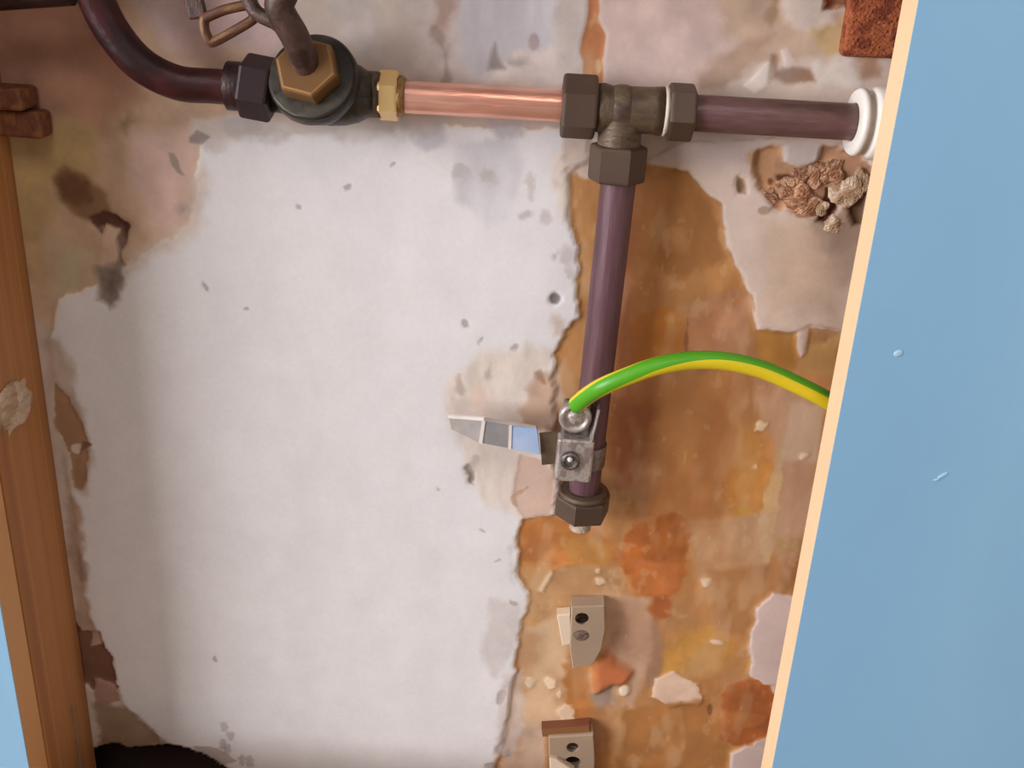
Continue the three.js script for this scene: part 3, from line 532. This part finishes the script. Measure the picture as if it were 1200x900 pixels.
// earth clamp
{
  const p = V(VX, W(680, 530, ZP).y, ZP), o = thing('earth_clamp', 'silver earth bonding clamp strapped round the upright pipe with a bent metal tail', 'clamp', p);
  const L = (x, y, z) => W(x, y, z).sub(p);
  const strap = turned([[-0.0055, 0.0074], [-0.0055, 0.0082], [0.0055, 0.0082], [0.0055, 0.0074]]); strap.rotateZ(Math.PI / 2);
  part('strap', strap, M.steelDark, o);
  const c = L(673, 537, 0.0265);
  const blk = rbox(0.0165, 0.0215, 0.0090, 0.0014, 3); blk.translate(c.x, c.y, c.z - 0.001);
  part('terminal_block', blk, M.steel, o);
  const facing = g => { g.rotateX(Math.PI / 2); return g; };
  const sc = new THREE.LatheGeometry([[0, -0.001], [0.0044, -0.001], [0.0044, 0.0012], [0.0030, 0.0018], [0.0026, 0.0010], [0, 0.0010]].map(([r, y]) => new THREE.Vector2(Math.max(r, 1e-5), y)), 28); facing(sc); sc.translate(L(668, 540, 0.031).x, L(668, 540, 0.031).y, 0.0152);
  part('clamp_screw', sc, M.steelDark, o);
  const sl = new THREE.SphereGeometry(0.0013, 12, 8); sl.translate(L(668, 539, 0.0325).x, L(668, 539, 0.0325).y, 0.0166); part('screw_tip', sl, M.tagEdge, o);
  const d = L(674, 489, 0.0275);
  const head = new THREE.LatheGeometry([[0, -0.004], [0.0070, -0.004], [0.0073, -0.001], [0.0073, 0.0008], [0.0064, 0.0018], [0.0052, 0.0018], [0.0048, 0.0008], [0.0030, 0.0008], [0.0026, 0.0020], [0, 0.0022]].map(([r, y]) => new THREE.Vector2(Math.max(r, 1e-5), y)), 36);
  facing(head); head.translate(d.x, d.y, d.z);
  part('terminal_screw', head, M.steel, o);
  const bk = rbox(0.0125, 0.024, 0.004, 0.0012); bk.translate(d.x + 0.001, d.y - 0.006, d.z - 0.0055); part('back_plate', bk, M.steelDark, o);
  const lug = rbox(0.0011, 0.0165, 0.0075, 0.0004); lug.rotateZ(-0.12); const e = L(697, 496, 0.0265); lug.translate(e.x, e.y, e.z); part('side_lug', lug, M.steel, o);
  // tail: folded flat strip, reflections put into its three plates' colours, bright folds between
  const plate = (name, q, mat, label, t = 0.0009) => {           // quad corners (photo marks at their depth) -> thin solid plate
    const P4 = q.map(([x, y, z]) => L(x, y, z)), n = P4[1].clone().sub(P4[0]).cross(P4[3].clone().sub(P4[0])).normalize();
    if (n.z < 0) n.negate();
    const bk2 = P4.map(v => v.clone().addScaledVector(n, -t)), vs = [...P4, ...bk2], idx = [[0, 3, 2, 1], [4, 5, 6, 7], [0, 1, 5, 4], [1, 2, 6, 5], [2, 3, 7, 6], [3, 0, 4, 7]], pos = [], uv = [];
    for (const f of idx) for (const k of [f[0], f[1], f[2], f[0], f[2], f[3]]) { pos.push(vs[k].x, vs[k].y, vs[k].z); uv.push(vs[k].x * 10, vs[k].y * 10); }
    const g = new THREE.BufferGeometry(); g.setAttribute('position', new THREE.Float32BufferAttribute(pos, 3)); g.setAttribute('uv', new THREE.Float32BufferAttribute(uv, 2)); g.computeVertexNormals();
    const m = part(name, g, mat, o); if (label) m.userData.label = label; return m;
  };
  const DS = (m) => { const k = m.clone(); k.side = THREE.DoubleSide; return k; };
  const tg = DS(M.tagGrey), td = DS(M.tagDark), tb = DS(M.tagBlue), te = DS(M.tagEdge);
  plate('tail_tip', [[526, 489, 0.016], [566, 493, 0.020], [562, 519, 0.020], [529, 503, 0.016]], tg, 'grey tapered tip');
  plate('tail_plate', [[567, 493, 0.020], [597, 499, 0.021], [596, 525, 0.021], [563, 519, 0.020]], td, 'darker grey face');
  plate('tail_plate', [[600, 499, 0.021], [629, 503, 0.024], [633, 533, 0.024], [599, 526, 0.021]], tb, 'light blue face');
  plate('tail_fold', [[565, 492, 0.0205], [569, 492, 0.0205], [565, 521, 0.0205], [561, 519, 0.0205]], te, 'bright fold', 0.0014);
  plate('tail_fold', [[596.5, 498, 0.0215], [600, 498.5, 0.0215], [599, 527, 0.0215], [595.5, 525.5, 0.0215]], te, 'bright fold', 0.0014);
  plate('tail_edge', [[524, 487, 0.0165], [567, 490, 0.0205], [567, 493.5, 0.0205], [525, 490, 0.0165]], te, 'bright upper edge', 0.0014);
  plate('tail_edge', [[567, 490.5, 0.0205], [628, 500, 0.0235], [629, 503, 0.0235], [567, 493.5, 0.0205]], tg, null, 0.0014);
  plate('tail_root', [[632, 508, 0.022], [656, 506, 0.022], [656, 543, 0.022], [635, 545, 0.022]], DS(M.bronze), 'dark folded root of the strap');
}
// earth wire: green with a yellow stripe that turns slowly round it
{
  const marks = [[676, 474, 0.027], [688, 464, 0.032], [706, 453, 0.038], [735, 441, 0.040], [770, 429, 0.040], [815, 422, 0.038], [855, 424, 0.037], [893, 433, 0.036], [930, 449, 0.035], [968, 468, 0.034], [1010, 494, 0.032], [1060, 530, 0.028]];
  const pts = marks.map(([x, y, z]) => W(x, y, z)), o0 = pts[1];
  const curve = new THREE.CatmullRomCurve3(pts.map(p => p.clone().sub(o0)), false, 'centripetal');
  const n = 256, cv = document.createElement('canvas'); cv.width = 512; cv.height = n;
  const cx = cv.getContext('2d'); cx.fillStyle = '#dec51e'; cx.fillRect(0, 0, 512, n); cx.fillStyle = '#52a018'; cx.fillRect(0, n * 0.36, 512, n * 0.28);
  const t = new THREE.CanvasTexture(cv); t.wrapS = t.wrapT = THREE.RepeatWrapping; t.colorSpace = THREE.SRGBColorSpace;
  // the green stripe (middle of the print) starts facing outwards and turns up to the top of the wire
  const SEG = 160, SIDES = 24, g = new THREE.TubeGeometry(curve, SEG, 0.0039, SIDES, false), uv = g.attributes.uv, nr = g.attributes.normal;
  for (let i = 0; i <= SEG; i++) {
    const T = curve.getTangentAt(i / SEG), out = V(0, 0, 1).addScaledVector(T, -T.z).normalize(), up = new THREE.Vector3().crossVectors(out, T).normalize();
    if (up.y < 0) up.negate();
    const phi = j => { const k = i * (SIDES + 1) + j, q = V(nr.getX(k), nr.getY(k), nr.getZ(k)); return Math.atan2(q.dot(up), q.dot(out)); };
    const p0 = phi(0); let d = phi(1) - p0; if (d > Math.PI) d -= 2 * Math.PI; if (d < -Math.PI) d += 2 * Math.PI;
    const face = (18 + 62 * smooth(0.08, 0.45, i / SEG)) * Math.PI / 180;
    for (let j = 0; j <= SIDES; j++) uv.setXY(i * (SIDES + 1) + j, i / SEG, 0.5 + (p0 - face) / (2 * Math.PI) + Math.sign(d) * j / SIDES);
  }
  const o = thing('earth_wire', 'green and yellow striped earth wire arching from the clamp to the blue board', 'wire', o0);
  const m = shade(new THREE.Mesh(g, new THREE.MeshPhysicalMaterial({ map: t, roughness: 0.4 }))); m.name = 'insulated_wire'; o.add(m);
  part('wire_end', new THREE.SphereGeometry(0.0039, 20, 12).translate(pts[0].x - o0.x, pts[0].y - o0.y, pts[0].z - o0.z), new THREE.MeshPhysicalMaterial({ color: '#4f9d16', roughness: 0.4 }), o);
}
// saddle clips left on the wall
function saddleClip(label, px, py, build) { const p = W(px, py, 0), o = thing('pipe_clip', label, 'pipe clip', p, 0, 'old saddle clips under the pipe end'); build(o, (x, y, z = 0) => W(x, y, z).sub(p)); return o; }
function holed(L, outline, holes, z0, z1) {                      // plate with rounded outline and round holes, from depth z0 to z1
  const s = new THREE.Shape(outline.map(([x, y]) => { const v = L(x, y, z1); return new THREE.Vector2(v.x, v.y); }));
  for (const [x, y, r] of holes) { const v = L(x, y, z1), h = new THREE.Path(); h.absarc(v.x, v.y, r, 0, Math.PI * 2, true); s.holes.push(h); }
  return new THREE.ExtrudeGeometry(s, { depth: z1 - z0 - 0.0008, bevelEnabled: true, bevelThickness: 0.0008, bevelSize: 0.0006, bevelSegments: 3, curveSegments: 24 }).translate(0, 0, z0);
}
saddleClip('plaster smeared pipe clip with one round black screw hole, the upper of two', 685, 735, (o, L) => {
  part('clip_base', holed(L, [[671, 712], [707, 711], [708, 738], [704, 760], [694, 778], [672, 783], [669, 760]], [[682, 725, 0.0036]], 0.001, 0.0095), M.clip, o);
  part('clip_arm', holed(L, [[654, 722], [667, 721], [669, 754], [660, 756]], [], 0.001, 0.007), M.clipPale, o).userData.label = 'pale side arm';
  const v = L(682, 725, 0.003), g = new THREE.CylinderGeometry(0.0037, 0.0037, 0.001, 24); g.rotateX(Math.PI / 2); g.translate(v.x, v.y, 0.0070); part('hole_shade', g, M.hole, o);  // dark disc inside the bore, the hole's shade put into its colour
const w = L(681, 745, 0.0098), q = new THREE.SphereGeometry(1, 20, 12); q.scale(0.0042, 0.0034, 0.0006); q.translate(w.x, w.y, 0.0095); part('grime_patch', q, M.grime, o);
});
saddleClip('plaster smeared pipe clip with two dark holes at the bottom edge of the picture', 670, 885, (o, L) => {
  part('clip_base', holed(L, [[644, 865], [694, 862], [696, 890], [694, 925], [650, 930], [645, 900]], [[671, 876, 0.0034], [671, 894, 0.0046]], 0.001, 0.009), M.clip, o);
  part('slot_strip', holed(L, [[636, 856], [690, 852], [691, 859], [637, 863]], [], 0.001, 0.007), M.block, o).userData.label = 'dark raised strip in place of the slot';  // raised dark strip added where the clip has a dark slot
  part('clip_arm', holed(L, [[645, 889], [652, 891], [672, 904], [668, 915], [646, 905]], [], 0.008, 0.0115), M.clipPale, o).userData.label = 'pale curled arm';
  const v = L(671, 876, 0.004), g = new THREE.CylinderGeometry(0.0035, 0.0035, 0.001, 24); g.rotateX(Math.PI / 2); g.translate(v.x, v.y, 0.006); part('screw_head', g, M.steelDark, o);
  const w = L(671, 894, 0.004), h = new THREE.CylinderGeometry(0.0047, 0.0047, 0.001, 24); h.rotateX(Math.PI / 2); h.translate(w.x, w.y, 0.0028); part('hole_shade', h, M.hole, o);  // dark disc, shade of the larger hole put into its colour
});

renderer.render(scene, camera);
